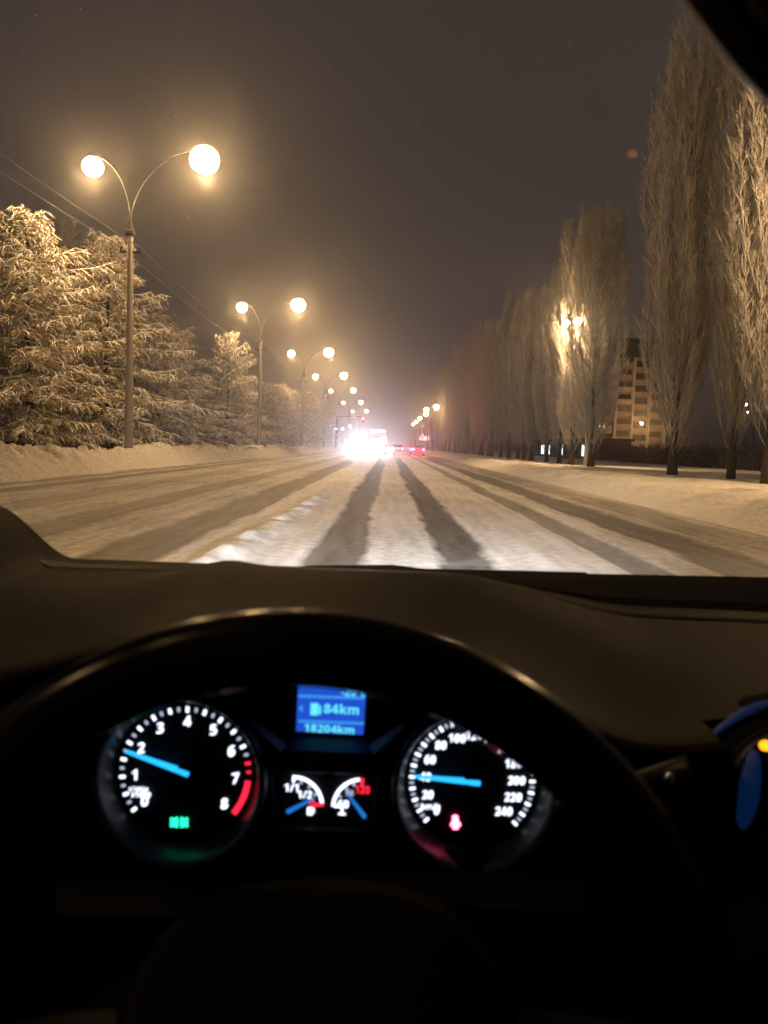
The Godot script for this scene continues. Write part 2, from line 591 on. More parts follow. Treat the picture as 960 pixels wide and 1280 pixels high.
func street_lamps() -> void:
	var lab := ["concrete lamp post with two lit heads standing beside the pair of big snowy firs", "concrete two-headed lamp post next to the smaller brightly lit fir top"]
	for k in 8:
		var d: float = [-1.0, 33.3, 66.6, 100.0, 133.0, 168.0, 214.0, 268.0][k]
		var text: String = lab[k - 1] if k == 1 or k == 2 else "two-headed sodium lamp post in the row behind the ploughed snow bank"
		street_lamp(Vector3(-10.75, 0, -d), 9.6, [Vector3(3.0, 12.35, 0.2), Vector3(-1.65, 12.1, -0.3)], text, "sodium lamp posts along the ploughed bank", 30.0 if k < 5 else 0.0)
	var far := [22.0, 54.0, 176.0, 190.0, 218.0, 250.0, 284.0, 320.0]
	for k in far.size():
		var d: float = far[k]
		var text := "two-headed lamp post lighting up the poplar crowns from their road side" if k == 1 else ("lamp post standing beside the brightly lit poplar at the verge end" if k == 0 else "sodium lamp post in the row beyond the poplars")
		var arms := [Vector3(-1.75, 9.45, 0.0), Vector3(-1.15, 9.55, 0.4)] if k == 1 else [Vector3(-1.3 if k > 1 else 0.5, 9.7, 0.0)]
		street_lamp(Vector3([12.6, 13.25, 11.3, 9.8, 11.0, 10.6, 10.6, 10.6][k], 0.25, -d), 7.6, arms, text, "sodium lamp posts along the verge", [120.0, 58.0, 34.0, 0.0, 0.0, 0.0, 0.0, 0.0][k] if k < 3 else 0.0, 0.5 if k < 2 else 1.0)
	# overhead wires slung between the posts
	for k in 2:
		var b := MB.new()
		var x := -10.75 + (0.38 if k else -0.38)
		for s in 3:
			var z0 := -(-1.0 if s == 0 else 33.3 * s)
			var z1 := -33.3 * (s + 1)
			var pts := []
			var rd := []
			for i in 17:
				var t := i / 16.0
				pts.append(Vector3(x, 8.91 - 2.0 * t * (1.0 - t), lerpf(z0, z1, t)))
				rd.append(0.016)
			b.tube(pts, rd, 5, false)
		var o := put("overhead_wire", b.mesh(M.wire))
		tag(o, "thin overhead wire sagging between the concrete lamp posts", "wire", "overhead wires on the lamp posts")

# ---------------------------------------------------------------- trees
func fir_meshes(seed_: int, h: float, R: float) -> Array:
	var rng := RandomNumberGenerator.new()
	rng.seed = seed_
	var tr := MB.new()
	var pts := []
	var rd := []
	for k in 10:
		var t := k / 9.0
		pts.append(Vector3(0.12 * sin(t * 5.0 + seed_), h * t - 0.1 * (1.0 - t), 0.1 * cos(t * 4.0 + seed_)))
		rd.append(lerpf(0.20, 0.015, t))
	tr.tube(pts, rd, 9)
	var cr := MB.new()
	var np := 150
	for k in np:
		var t := lerpf(0.10, 0.985, pow((k + rng.randf()) / np, 0.92))
		var L := R * pow(1.0 - pow(t, 2.1), 0.85) * rng.randf_range(0.5, 1.12) * (0.78 + 0.30 * sin(k * 2.399963 * 2.0 + seed_)) + 0.15
		if rng.randf() < 0.12:
			L *= 1.25
		var az := k * 2.399963 + rng.randf_range(-0.35, 0.35)
		var fwd := Vector3(cos(az), 0, sin(az))
		var el := lerpf(-0.15, 0.95, t * t) + rng.randf_range(-0.16, 0.20)
		var droop := 0.11 * L + 0.12
		var y0 := h * t
		var side := Vector3(-fwd.z, 0, fwd.x)
		var bend := rng.randf_range(-0.15, 0.15)
		var at := func(s: float) -> Vector3:
			return fwd * L * s + side * bend * L * s * s + Vector3(0, y0 + L * s * sin(el) - droop * s * s * 1.6 + droop * 1.1 * pow(s, 4.0), 0)
		var last: Vector3 = at.call(0.0)
		for i in 7:
			var q: Vector3 = at.call((i + 1) / 7.0)
			var f := 1.0 - i / 7.0
			var w := rng.randf_range(0.62, 0.86)
			cr.twig(last, q, 0.022 + 0.035 * f, 0.022 + 0.035 * (f - 0.14), Color(w, w, w), Color(w, w, w))
			last = q
		var ns := int(L / 0.17) + 3
		for i in ns:
			var s := lerpf(0.10, 1.0, (i + rng.randf()) / ns)
			var a: Vector3 = at.call(s)
			var sg := 1.0 if i % 2 else -1.0
			var ls := (0.75 * (1.0 - 0.62 * s) * minf(1.0, L / 2.6) + 0.16) * rng.randf_range(0.6, 1.25)
			var dir := (fwd * rng.randf_range(0.35, 0.9) + side * sg * rng.randf_range(0.5, 1.0) + Vector3(0, rng.randf_range(-0.55, 0.10), 0)).normalized()
			var b2 := a + dir * ls + Vector3(0, -0.12 * ls, 0)
			var mid := (a + b2) / 2.0 + Vector3(0, 0.06 * ls, 0)
			var w := rng.randf_range(0.55, 0.86)
			var snow := Color(w, w, w) if rng.randf() > 0.25 else Color(0.31, 0.25, 0.15)  # the tan share has golden lamplight put into its needle colour
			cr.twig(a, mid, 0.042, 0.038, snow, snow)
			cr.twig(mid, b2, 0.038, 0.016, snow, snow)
			for m in 5:
				var f := rng.randf_range(0.1, 1.0)
				var o := a.lerp(mid, f * 2.0) if f < 0.5 else mid.lerp(b2, f * 2.0 - 1.0)
				var dd := (dir * rng.randf_range(0.2, 0.9) + side * rng.randf_range(-0.8, 0.8) + fwd * rng.randf_range(-0.5, 0.5) + Vector3(0, rng.randf_range(-1.15, 0.12), 0)).normalized()
				var w2 := rng.randf_range(0.55, 0.86)
				var sn2 := Color(w2, w2, w2) if rng.randf() > 0.5 else Color(0.31, 0.245, 0.135)      # snow, or needles tinted tan to carry the golden lamplight
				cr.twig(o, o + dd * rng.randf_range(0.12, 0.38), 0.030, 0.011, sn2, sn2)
	return [tr.mesh(M.bark), cr.mesh(M.crown)]

func poplar_meshes(seed_: int, h: float, R: float) -> Array:
	var rng := RandomNumberGenerator.new()
	rng.seed = seed_
	var tr := MB.new()
	var pts := []
	var rd := []
	for k in 14:
		var t := k / 13.0
		pts.append(Vector3(0.16 * sin(t * 4.0 + seed_) * t, h * 0.97 * t - 0.15 * (1.0 - t), 0.16 * cos(t * 3.3 + seed_ * 2.0) * t))
		rd.append(lerpf(0.22, 0.02, pow(t, 0.8)) + (0.09 if k == 0 else 0.0))
	tr.tube(pts, rd, 10)
	var cr := MB.new()
	var np := 150
	for k in np:
		var t := lerpf(0.035, 0.84, (k + rng.randf()) / np)
		var az := k * 2.399963 + rng.randf_range(-0.5, 0.5)
		var out := Vector3(cos(az), 0, sin(az))
		var side := Vector3(-out.z, 0, out.x)
		var prof := sin(clampf((t + 0.16) / 1.12, 0.0, 1.0) * PI)
		var reach := R * (0.35 + 0.65 * prof) * rng.randf_range(0.35, 1.0)
		var L := minf(rng.randf_range(3.6, 6.8), h * (1.03 - t))
		var y0 := h * t
		var sway := rng.randf_range(-0.3, 0.3)
		var at := func(s: float) -> Vector3:
			return out * reach * (1.0 - pow(1.0 - minf(s * 1.25, 1.0), 2.2)) + side * sway * s + Vector3(0, y0 + L * (s * 0.9 + 0.1 * s * s), 0)
		var last: Vector3 = at.call(0.0)
		for i in 7:
			var q: Vector3 = at.call((i + 1) / 7.0)
			var f := 1.0 - i / 7.0
			var w := rng.randf_range(0.20, 0.30)
			cr.twig(last, q, 0.009 + 0.026 * f, 0.009 + 0.026 * (f - 0.14), Color(w, w * 0.93, w * 0.86), Color(w, w * 0.93, w * 0.86))
			last = q
		var ns := int(L / 0.19)
		for i in ns:
			var s := lerpf(0.12, 1.0, (i + rng.randf()) / ns)
			var a: Vector3 = at.call(s)
			var az2 := rng.randf() * TAU
			var dir := (Vector3(cos(az2), 0, sin(az2)) * rng.randf_range(0.12, 0.55) + out * 0.12 + Vector3.UP).normalized()
			var ls := rng.randf_range(0.45, 1.25) * (1.0 - 0.35 * s)
			var b2 := a + dir * ls
			var w := rng.randf_range(0.28, 0.46)
			cr.twig(a, b2, 0.017, 0.008, Color(w, w * 0.96, w * 0.91), Color(w, w * 0.96, w * 0.91))
			for m in 5:
				var o := a.lerp(b2, rng.randf_range(0.1, 1.0))
				var az3 := rng.randf() * TAU
				var dd := (dir * 1.1 + Vector3(cos(az3), 0.1, sin(az3)) * rng.randf_range(0.2, 0.75)).normalized()
				var w2 := rng.randf_range(0.30, 0.52)
				cr.twig(o, o + dd * rng.randf_range(0.18, 0.5), 0.012, 0.006, Color(w2, w2 * 0.97, w2 * 0.93), Color(w2, w2 * 0.97, w2 * 0.93))
	return [tr.mesh(M.bark), cr.mesh(M.crown)]

func plant(called: String, ms: Array, label: String, category: String, at: Vector3, turn: float, size: Vector3, group: String) -> void:
	var o := thing(called, label, category, at, turn, group)
	o.scale = size
	put("trunk", ms[0], o)
	put("crown", ms[1], o).set_meta("kind", "stuff")

func trees() -> void:
	var rng := RandomNumberGenerator.new()
	rng.seed = 77
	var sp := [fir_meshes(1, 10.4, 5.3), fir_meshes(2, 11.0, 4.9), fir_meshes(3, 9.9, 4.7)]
	# x, distance, variant, height factor, width factor
	var spots := [[-16.6, 25.0, 2, 0.98, 1.1], [-15.6, 35.0, 0, 1.02, 1.0], [-20.8, 31.5, 1, 0.9, 1.0], [-14.6, 42.0, 1, 1.04, 1.02], [-20.0, 45.0, 2, 1.0, 1.1], [-14.2, 49.0, 2, 0.86, 1.0], [-15.4, 56.0, 0, 0.80, 0.9], [-13.6, 67.5, 1, 0.92, 0.72],
		[-14.2, 75.0, 2, 0.74, 0.9], [-13.8, 83.0, 0, 0.72, 0.85], [-14.0, 92.0, 1, 0.72, 0.9], [-13.6, 101.0, 2, 0.84, 0.9], [-13.2, 110.0, 0, 0.80, 0.8], [-13.4, 120.0, 1, 0.80, 0.85], [-13.2, 132.0, 2, 0.95, 0.9], [-13.4, 145.0, 0, 0.85, 0.9], [-13.6, 160.0, 1, 0.85, 1.0]]
	var which := {1: "broad snow-laden fir with a pointed leader standing before the first two-headed lamp post", 3: "tall snowy fir with a long side bough behind the concrete lamp post", 7: "narrow snowy fir with a brightly lit top beside the second lamp post"}
	for k in spots.size():
		var s: Array = spots[k]
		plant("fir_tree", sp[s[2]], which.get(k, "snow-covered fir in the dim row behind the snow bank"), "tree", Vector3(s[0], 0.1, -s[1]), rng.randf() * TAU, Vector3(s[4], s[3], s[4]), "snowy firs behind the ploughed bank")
	var pp := [poplar_meshes(21, 19.0, 2.3), poplar_meshes(22, 20.0, 2.1), poplar_meshes(23, 18.0, 2.4)]
	var row := [[13.5, 28.6], [14.2, 33.4], [12.9, 36.6]]
	var d := 50.5
	while d < 212.0:
		row.append([12.75 + rng.randf_range(-0.25, 0.35), d])
		d += rng.randf_range(4.4, 5.8) if d < 110.0 else rng.randf_range(5.2, 7.0)
	for k in row.size():
		var text := "tall bare poplar in the long frosted row along the verge"
		if k < 3:
			text = ["bare poplar whose crown glows orange beside the lamp post at the verge end", "bare poplar with a leaning trunk between the glowing poplar and its taller neighbour", "thick-trunked bare poplar standing at the gap before the long row"][k]
		elif k == 3:
			text = "first bare poplar of the long row, next to the gap showing the apartment tower"
		var f: float = rng.randf_range(0.90, 1.08) * (1.12 if k < 3 else 0.75 + 0.19 * smoothstep(55.0, 150.0, row[k][1]))
		var wide: float = rng.randf_range(0.85, 1.15) * (1.05 if k == 0 else (0.78 if k < 3 else 0.82))
		plant("poplar_tree", pp[k % 3], text, "tree", Vector3(row[k][0], 0.28, -row[k][1]), rng.randf() * TAU, Vector3(wide, f, wide), "bare frosted poplars along the verge")
	# unlit trees further back on both sides
	for s in [[-30.0, 48.0, 1.0], [-27.0, 62.0, 0.9], [-31.0, 74.0, 0.95], [-26.0, 92.0, 0.8], [-34.0, 40.0, 1.1]]:
		plant("poplar_tree", pp[int(s[1]) % 3], "tall dark bare tree rising behind the snowy firs", "tree", Vector3(s[0], 0.0, -s[1]), s[1], Vector3(1.9, s[2], 1.9), "dark trees behind the firs")
	# hedges: masses of bare dark twigs
	hedge(-20.5, 22.0, 170.0, 2.3, "dark bare hedge running behind the fir trunks", 41)
	hedge(26.0, 34.0, 90.0, 3.0, "dark bare hedge running behind the poplar trunks", 42)

func hedge(x: float, d0: float, d1: float, h: float, label: String, seed_: int) -> void:
	var rng := RandomNumberGenerator.new()
	rng.seed = seed_
	var o := thing("hedge", label, "hedge", Vector3(x, 0, -d0))
	var b := MB.new()
	var n := int((d1 - d0) * 95)
	for k in n:
		var z := -rng.randf() * (d1 - d0)
		var hh := h * (0.75 + 0.35 * n_mid.get_noise_2d(z * 14.0, x))
		var a := Vector3(rng.randf_range(-0.9, 0.9), pow(rng.randf(), 1.3) * hh * 0.8, z)
		var dir := Vector3(rng.randf_range(-0.7, 0.7), rng.randf_range(0.2, 1.0), rng.randf_range(-0.7, 0.7)).normalized()
		var w := 0.05 + 0.12 * rng.randf() * rng.randf()
		b.twig(a, a + dir * rng.randf_range(0.4, 0.9), 0.035, 0.012, Color(w, w * 0.9, w * 0.8), Color(0.03, 0.026, 0.02))
	part("foliage", b, M.crown, o).set_meta("kind", "stuff")

# ---------------------------------------------------------------- buildings
func buildings() -> void:
	# apartment tower seen between the poplars
	var o := thing("apartment_tower", "pale apartment tower with stacked balconies and a dark flared roof, behind the poplar gap", "building", Vector3(60.5, 0, -205))
	var b := MB.new()
	part("wall", b.box(Vector3(0, 12.2, 0), Vector3(21, 24.4, 16), 0.1), M.render_beige, o)
	for fl in 8:
		var y := 1.6 + fl * 2.95
		for cx in [-7.9, 0.0, 7.9]:
			b = MB.new()
			b.box(Vector3(cx, y + 0.75, 8.03), Vector3(3.4, 1.5, 0.1), 0.0)
			part("window", b, M.window_warm if (fl == 2 and cx > 1.0) else M.window_dark, o)
		for cx in [-4.0, 4.0]:
			b = MB.new()
			b.box(Vector3(cx, y - 0.05, 8.65), Vector3(3.5, 0.14, 1.2), 0.02)
			b.box(Vector3(cx, y + 0.48, 9.2), Vector3(3.5, 0.95, 0.08), 0.02)
			var bal := part("balcony", b, M.render_white if fl in [4, 5] else M.render_beige, o)
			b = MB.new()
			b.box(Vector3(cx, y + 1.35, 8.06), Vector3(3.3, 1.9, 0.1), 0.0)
			part("balcony_recess", b, M.balcony_dark, bal)  # flat dark panel on the wall, painted as the shade inside the balcony
	for cx in [-6.0, -2.0, 2.0, 6.0]:
		b = MB.new()
		part("pier", b.box(Vector3(cx, 12.2, 8.75), Vector3(0.5, 24.4, 1.5), 0.05), M.render_white, o)
	b = MB.new()
	b.grid(5, 4, func(i: int, j: int):
		var a := TAU * i / 4.0 + PI / 4.0
		var w: float = [5.6, 5.6, 8.6, 7.4][j]
		return Vector3(cos(a) * w, [24.4, 25.2, 28.2, 29.6][j], sin(a) * w * 0.8),
		func(w: Vector3): return Vector3(w.x, 0.2, w.z))
	b.flat(Vector3(-5.2, 29.6, -4.2), Vector3(5.2, 29.6, -4.2), Vector3(5.2, 29.6, 4.2), Vector3(-5.2, 29.6, 4.2), Vector3.UP)
	part("roof", b, M.roof_dark, o)
	# block of flats behind the nearer poplars
	o = thing("apartment_block", "dark block of flats with a few cold lit windows behind the thick poplars", "building", Vector3(66, 0, -92))
	b = MB.new()
	part("wall", b.box(Vector3(0, 8.0, 0), Vector3(40, 16, 12), 0.1), M.balcony_dark, o)
	b = MB.new()
	part("roof", b.box(Vector3(0, 16.25, 0), Vector3(41, 0.5, 13), 0.05), M.roof_dark, o)
	for fl in 5:
		for k in 12:
			b = MB.new()
			b.box(Vector3(-18 + k * 3.3, 2.2 + fl * 3.0, 6.03), Vector3(1.5, 1.5, 0.1), 0.0)
			var lit := [fl, k] in [[4, 0], [3, 1], [2, 0], [1, 2], [2, 3], [4, 4], [0, 1]]
			part("window", b, M.window_cold if lit else M.window_dark, o)
	# low shop beyond the row with lit windows
	o = thing("shop_pavilion", "low shop pavilion with cold lit windows glimpsed between poplar trunks", "building", Vector3(31, 0, -122))
	b = MB.new()
	part("wall", b.box(Vector3(-3, 1.4, 0), Vector3(4, 2.8, 44), 0.05), M.balcony_dark, o)
	b = MB.new()
	part("roof", b.box(Vector3(-3, 2.95, 0), Vector3(4.6, 0.3, 44.8), 0.05), M.roof_dark, o)
	for k in 9:
		b = MB.new()
		b.box(Vector3(-5.03, 1.5, -19 + k * 4.8), Vector3(0.1, 1.5, 2.2), 0.0)
		part("window", b, M.window_cold if k in [1, 2, 4, 7] else M.window_dark, o)
	# two kiosks with lit signs at the end of the verge
	for k in 2:
		o = thing("kiosk", ["kiosk with a glowing pinkish white signboard beyond the verge", "kiosk with a glowing violet signboard beyond the verge"][k], "kiosk", Vector3([10.0, 14.6][k], 0, [-225.0, -232.0][k]))
		b = MB.new()
		part("wall", b.box(Vector3(0, 1.4, 0), Vector3(3.4, 2.8, 3.0), 0.05), M.car_grey, o)
		b = MB.new()
		part("roof", b.box(Vector3(0, 2.9, 0), Vector3(3.8, 0.2, 3.4), 0.03), M.roof_dark, o)
		b = MB.new()
		part("door", b.box(Vector3(1.0, 1.0, 1.52), Vector3(0.8, 2.0, 0.06), 0.01), M.roof_dark, o)
		b = MB.new()
		part("signboard_light", b.box(Vector3(0, 3.55, 1.2), Vector3(3.2, 1.05, 0.2), 0.03), M.sign_pink if k == 0 else M.sign_violet, o)
	# white lamps of the crossing in the distance
	for s in [[-11.0, 190.0, 4.6], [-9.6, 196.0, 5.4], [-13.5, 205.0, 4.8], [-7.6, 185.0, 3.9], [-15.5, 212.0, 5.6]]:
		o = thing("plaza_lamp", "small white globe lamp at the distant crossing", "lamp", Vector3(s[0], 0, -s[1]), 0.0, "white globe lamps at the crossing")
		b = MB.new()
		part("pole", b.tube([Vector3.ZERO, Vector3(0, s[2], 0)], [0.07, 0.05], 8), M.steel, o)
		b = MB.new()
		part("lamp_globe", b.ball(Vector3(0, s[2] + 0.2, 0), Vector3.ONE * 0.24, Basis.IDENTITY, 12, 8), M.lamp_white, o)
	# lone sodium lamp in the courtyard and a few cold yard lamps behind the poplars
	o = thing("yard_lamp", "bright orange yard lamp shining before the apartment tower", "lamp", Vector3(56.0, 0, -180))
	b = MB.new()
	part("pole", b.tube([Vector3.ZERO, Vector3(0, 7.9, 0)], [0.07, 0.05], 8), M.steel, o)
	b = MB.new()
	part("lamp_globe", b.ball(Vector3(0, 8.1, 0), Vector3.ONE * 0.24, Basis.IDENTITY, 12, 8), M.sodium_bowl, o)
	var l := OmniLight3D.new()
	l.name = "lamp_light"
	l.light_color = lin(1.0, 0.5, 0.2); l.light_energy = 75.0; l.light_size = 0.2; l.omni_range = 100.0; l.omni_attenuation = 2.0; l.shadow_enabled = true
	o.add_child(l)
	l.position = Vector3(0, 8.1, 0)
	for s in [[42.0, 96.0, 7.4], [45.0, 100.0, 12.0], [25.6, 60.0, 0.9], [47.5, 108.0, 7.2]]:
		o = thing("yard_lamp", "cold white yard lamp glimpsed through the poplar twigs", "lamp", Vector3(s[0], 0, -s[1]), 0.0, "cold yard lamps behind the poplars")
		b = MB.new()
		part("pole", b.tube([Vector3.ZERO, Vector3(0, s[2], 0)], [0.07, 0.05], 8), M.steel, o)
		b = MB.new()
		part("lamp_globe", b.ball(Vector3(0, s[2] + 0.15, 0), Vector3.ONE * 0.16, Basis.IDENTITY, 12, 8), M.lamp_white, o)

# ---------------------------------------------------------------- traffic
func make_car(label: String, at: Vector3, facing_us: bool, paint: Material, group: String) -> void:
	var o := thing("car", label, "car", at, 0.0, group)         # its front points along +z
	if not facing_us:
		o.rotation.y = PI
	var prof := [[-2.1, 0.35], [-2.12, 0.75], [-2.0, 0.98], [-1.75, 1.02], [-1.15, 1.43], [0.25, 1.46], [0.95, 1.05], [1.95, 0.88], [2.12, 0.6], [2.1, 0.32]]
	var b := MB.new()
	var np := prof.size()
	b.grid(5, np, func(i: int, j: int):
		var y: float = prof[j][1]
		var half := 0.88 - 0.30 * clampf((y - 0.95) / 0.5, 0.0, 1.0) * 0.75
		return Vector3([-half, -half + 0.08, 0.0, half - 0.08, half][i], y - ([0.05, 0.0, 0.0, 0.0, 0.05][i] if y > 0.4 else 0.0), prof[j][0]),
		func(w: Vector3): return Vector3(0, w.y - 0.4, w.z))
	for s in [-1.0, 1.0]:
		b.grid(2, np, func(i: int, j: int):
			var y: float = prof[j][1]
			var half := 0.88 - 0.30 * clampf((y - 0.95) / 0.5, 0.0, 1.0) * 0.75
			return Vector3(s * half, lerpf(0.3, y - 0.05, float(i)), prof[j][0]),
			func(_w: Vector3): return Vector3(s, 0.2, 0))
	part("body", b, paint, o)
	b = MB.new()
	b.flat(Vector3(-0.62, 1.40, 0.36), Vector3(0.62, 1.40, 0.36), Vector3(0.74, 1.09, 0.93), Vector3(-0.74, 1.09, 0.93), Vector3(0, 0.8, 0.6))
	part("windscreen", b, M.dark_glass, o)
	b = MB.new()
	b.flat(Vector3(-0.62, 1.41, -1.20), Vector3(0.62, 1.41, -1.20), Vector3(0.74, 1.08, -1.70), Vector3(-0.74, 1.08, -1.70), Vector3(0, 0.8, -0.6))
	part("rear_window", b, M.dark_glass, o)
	for s in [-1.0, 1.0]:
		for z in [-1.3, 1.3]:
			b = MB.new()
			part("wheel", b.tube([Vector3(s * 0.70, 0.32, z), Vector3(s * 0.90, 0.32, z)], [0.32, 0.32], 16), M.tyre, o)
		b = MB.new()
		part("headlight", b.ball(Vector3(s * 0.62, 0.68, 2.06), Vector3(0.17, 0.10, 0.08), Basis.IDENTITY, 12, 8), M.head_white if facing_us else M.dark_glass, o)
		b = MB.new()
		part("tail_light", b.box(Vector3(s * 0.66, 0.86, -2.08), Vector3(0.28, 0.16, 0.10), 0.02), M.dark_glass if facing_us else M.tail_red, o)
		if facing_us:
			headlight_beam(o, Vector3(s * 0.62, 0.68, 2.2), 110.0)
		elif at.z > -120.0:
			var l := OmniLight3D.new()
			l.name = "tail_light_glow"
			l.light_color = lin(1.0, 0.05, 0.10); l.light_energy = 14.0; l.light_size = 0.1; l.omni_range = 60.0; l.omni_attenuation = 2.0; l.shadow_enabled = true
			o.add_child(l, true)
			l.position = Vector3(s * 0.66, 0.86, -2.22)

func headlight_beam(o: Node3D, at: Vector3, energy: float) -> void:
	var l := SpotLight3D.new()
	l.name = "headlight_beam"
	l.light_color = lin(1.0, 0.93, 1.0)
	l.light_energy = energy
	l.light_size = 0.09
	l.spot_angle = 17.0
	l.spot_angle_attenuation = 1.0
	l.spot_range = 200.0
	l.spot_attenuation = 2.0
	l.shadow_enabled = true
	o.add_child(l, true)
	l.position = at
	l.rotation = Vector3(deg_to_rad(-1.2), PI, 0)

func traffic() -> void:
	make_car("oncoming car with blazing headlights leading the queue beside the snow ridge", Vector3(-2.9, 0.03, -88), true, M.car_dark, "oncoming cars with headlights on")
	make_car("oncoming car with blazing headlights in the lane next to the lamp posts", Vector3(-4.9, 0.03, -146), true, M.car_grey, "oncoming cars with headlights on")
	make_car("oncoming car with headlights on following close behind the leading one", Vector3(-3.1, 0.03, -132), true, M.car_grey, "oncoming cars with headlights on")
	make_car("dark car with red tail lights driving ahead in the wheel tracks", Vector3(1.3, 0.03, -118), false, M.car_dark, "cars driving away with red tail lights")
	make_car("car with red tail lights in the lane along the verge", Vector3(3.9, 0.03, -108), false, M.car_red, "cars driving away with red tail lights")
	make_car("car with red tail lights following the verge lane further on", Vector3(4.3, 0.03, -142), false, M.car_grey, "cars driving away with red tail lights")
	make_car("car with red tail lights at the far end of the avenue", Vector3(1.6, 0.03, -165), false, M.car_grey, "cars driving away with red tail lights")
	# bus with a lit destination board
	var o := thing("bus", "oncoming bus with a glowing white destination board above its windscreen", "bus", Vector3(-0.6 - 0.9, 0.03, -104))
	var b := MB.new()
	part("body", b.box(Vector3(0, 1.75, -5.0), Vector3(2.5, 2.9, 10.0), 0.12), M.bus_paint, o)
	b = MB.new()
	part("windscreen", b.box(Vector3(0, 1.95, 0.0), Vector3(2.2, 1.3, 0.06), 0.02), M.dark_glass, o)
	b = MB.new()
	part("destination_sign", b.box(Vector3(0, 3.0, 0.01), Vector3(2.0, 0.30, 0.08), 0.02), M.sign_white, o)
	for s in [-1.0, 1.0]:
		b = MB.new()
		part("headlight", b.ball(Vector3(s * 0.95, 0.75, 0.02), Vector3(0.15, 0.13, 0.08), Basis.IDENTITY, 12, 8), M.head_white, o)
		headlight_beam(o, Vector3(s * 0.95, 0.75, 0.2), 110.0)
		for z in [-2.2, -7.6]:
			b = MB.new()
			part("wheel", b.tube([Vector3(s * 0.95, 0.46, z), Vector3(s * 1.27, 0.46, z)], [0.46, 0.46], 16), M.tyre, o)
	# traffic signal, red
	for s in [[-5.2, 158.0, 1.0], [6.6, 160.0, -1.0]]:
		var px: float = -10.4 if s[2] > 0.0 else 7.6
		o = thing("traffic_signal", "traffic signal showing red on a long arm over the far lanes" if s[2] > 0.0 else "traffic signal showing red at the verge kerb of the crossing", "traffic light", Vector3(px, 0, -s[1]))
		var hh := 6.4 if s[2] > 0.0 else 3.6
		b = MB.new()
		part("pole", b.tube([Vector3.ZERO, Vector3(0, hh + 0.4, 0)], [0.12, 0.08], 10), M.steel, o)
		var dx: float = s[0] - px
		b = MB.new()
		part("arm", b.tube([Vector3(0, hh + 0.2, 0), Vector3(dx, hh + 0.35, 0)], [0.06, 0.04], 8), M.steel, o)
		b = MB.new()
		part("housing", b.box(Vector3(dx, hh - 0.35, 0), Vector3(0.36, 1.0, 0.25), 0.03), M.rubber, o)
		for k in 3:
			b = MB.new()
			part("signal_lens", b.ball(Vector3(dx, hh - 0.03 - 0.31 * k, 0.13), Vector3(0.13, 0.13, 0.06), Basis.IDENTITY, 14, 8), M.signal_red if k == 0 else M.dark_glass, o)
		var l := OmniLight3D.new()
		l.name = "signal_light"
		l.light_color = lin(1.0, 0.05, 0.14); l.light_energy = 22.0; l.light_size = 0.12; l.omni_range = 80.0; l.omni_attenuation = 2.0; l.shadow_enabled = true
		o.add_child(l)
		l.position = Vector3(dx, hh - 0.03, 0.34)

# ---------------------------------------------------------------- the car we sit in
const DIAL_D := 0.70
var CB: Basis                       # axes of the instrument panel: right, up, towards the driver

func ip(px: float, py: float, lift := 0.0) -> Vector3:
	return cp(px, py, DIAL_D - lift)

func mm(px: float) -> float:        # photograph pixels on the instrument panel -> metres
	return px / F * DIAL_D

func text(called: String, s: String, px: float, py: float, hpx: float, m: Material, parent: Node, font: Font = italic_font, turn := 0.0, narrow := 1.0) -> void:
	var t := TextMesh.new()
	t.text = s
	t.font = font
	t.font_size = 48
	t.pixel_size = mm(hpx) / 35.0
	t.depth = 0.0003
	t.material = m
	var o := put(called, t, parent)
	o.transform = Transform3D(CB * Basis(Vector3.BACK, turn) * Basis.from_scale(Vector3(narrow, 1, 1)), ip(px, py, 0.0025))

func bar(b: MB, px: float, py: float, ang: float, r0: float, r1: float, w: float, lift := 0.002) -> MB:
	var a := deg_to_rad(ang)
	var d := CAMT.basis * Vector3(cos(a), sin(a), 0)
	var e := CAMT.basis * Vector3(-sin(a), cos(a), 0)
	var c := ip(px, py, lift) + d * mm((r0 + r1) / 2.0)
	return b.box(c, Vector3(mm(r1 - r0), mm(w), 0.0006), mm(w) * 0.3, Basis(d, e, CAMT.basis.z))

func needle(b: MB, px: float, py: float, ang: float, r0: float, r1: float, w0: float, w1: float) -> MB:
	var a := deg_to_rad(ang)
	var d := CAMT.basis * Vector3(cos(a), sin(a), 0)
	var c := ip(px, py, 0.006)
	return b.tube([c + d * mm(r0), c + d * mm(r0 + 2.0), c + d * mm((r0 + r1) * 0.5), c + d * mm(r1 - 1.0), c + d * mm(r1)], [mm(w0 * 0.5), mm(w0), mm((w0 + w1) * 0.5), mm(w1), mm(w1 * 0.5)], 8)

func dial(called: String, parent: Node, px: float, py: float, R: float) -> Node3D:
	var g := group_node(called, parent)
	var b := MB.new()
	b.arc(ip(px, py, 0.0), CAMT.basis, 0.0, mm(R * 1.22), 0, 360, 48)
	part("dial_face", b, M.gauge_face, g)
	b = MB.new()
	b.lathe(ip(px, py, 0.0), CAMT.basis, [[mm(R * 1.12), 0.0005], [mm(R * 1.13), 0.004], [mm(R * 1.22), 0.022], [mm(R * 1.27), 0.028], [mm(R * 1.33), 0.028], [mm(R * 1.36), 0.022], [mm(R * 1.36), 0.0]])
	part("dial_ring", b, M.gauge_plastic, g)
	b = MB.new()
	b.lathe(ip(px, py, 0.0), CAMT.basis, [[mm(13), 0.0002], [mm(13), 0.006], [mm(11), 0.008], [0.0001, 0.008]], 24)
	part("needle_hub", b, M.gauge_plastic, g)
	return g

func own_car() -> void:
	CB = UNROLL
	var o := thing("own_car", "dark car interior with lit instrument dials, steering wheel and windscreen", "car")
	dashboard(o)
	windscreen(o)
	cluster(o)
	steering_wheel(o)
	shell(o)

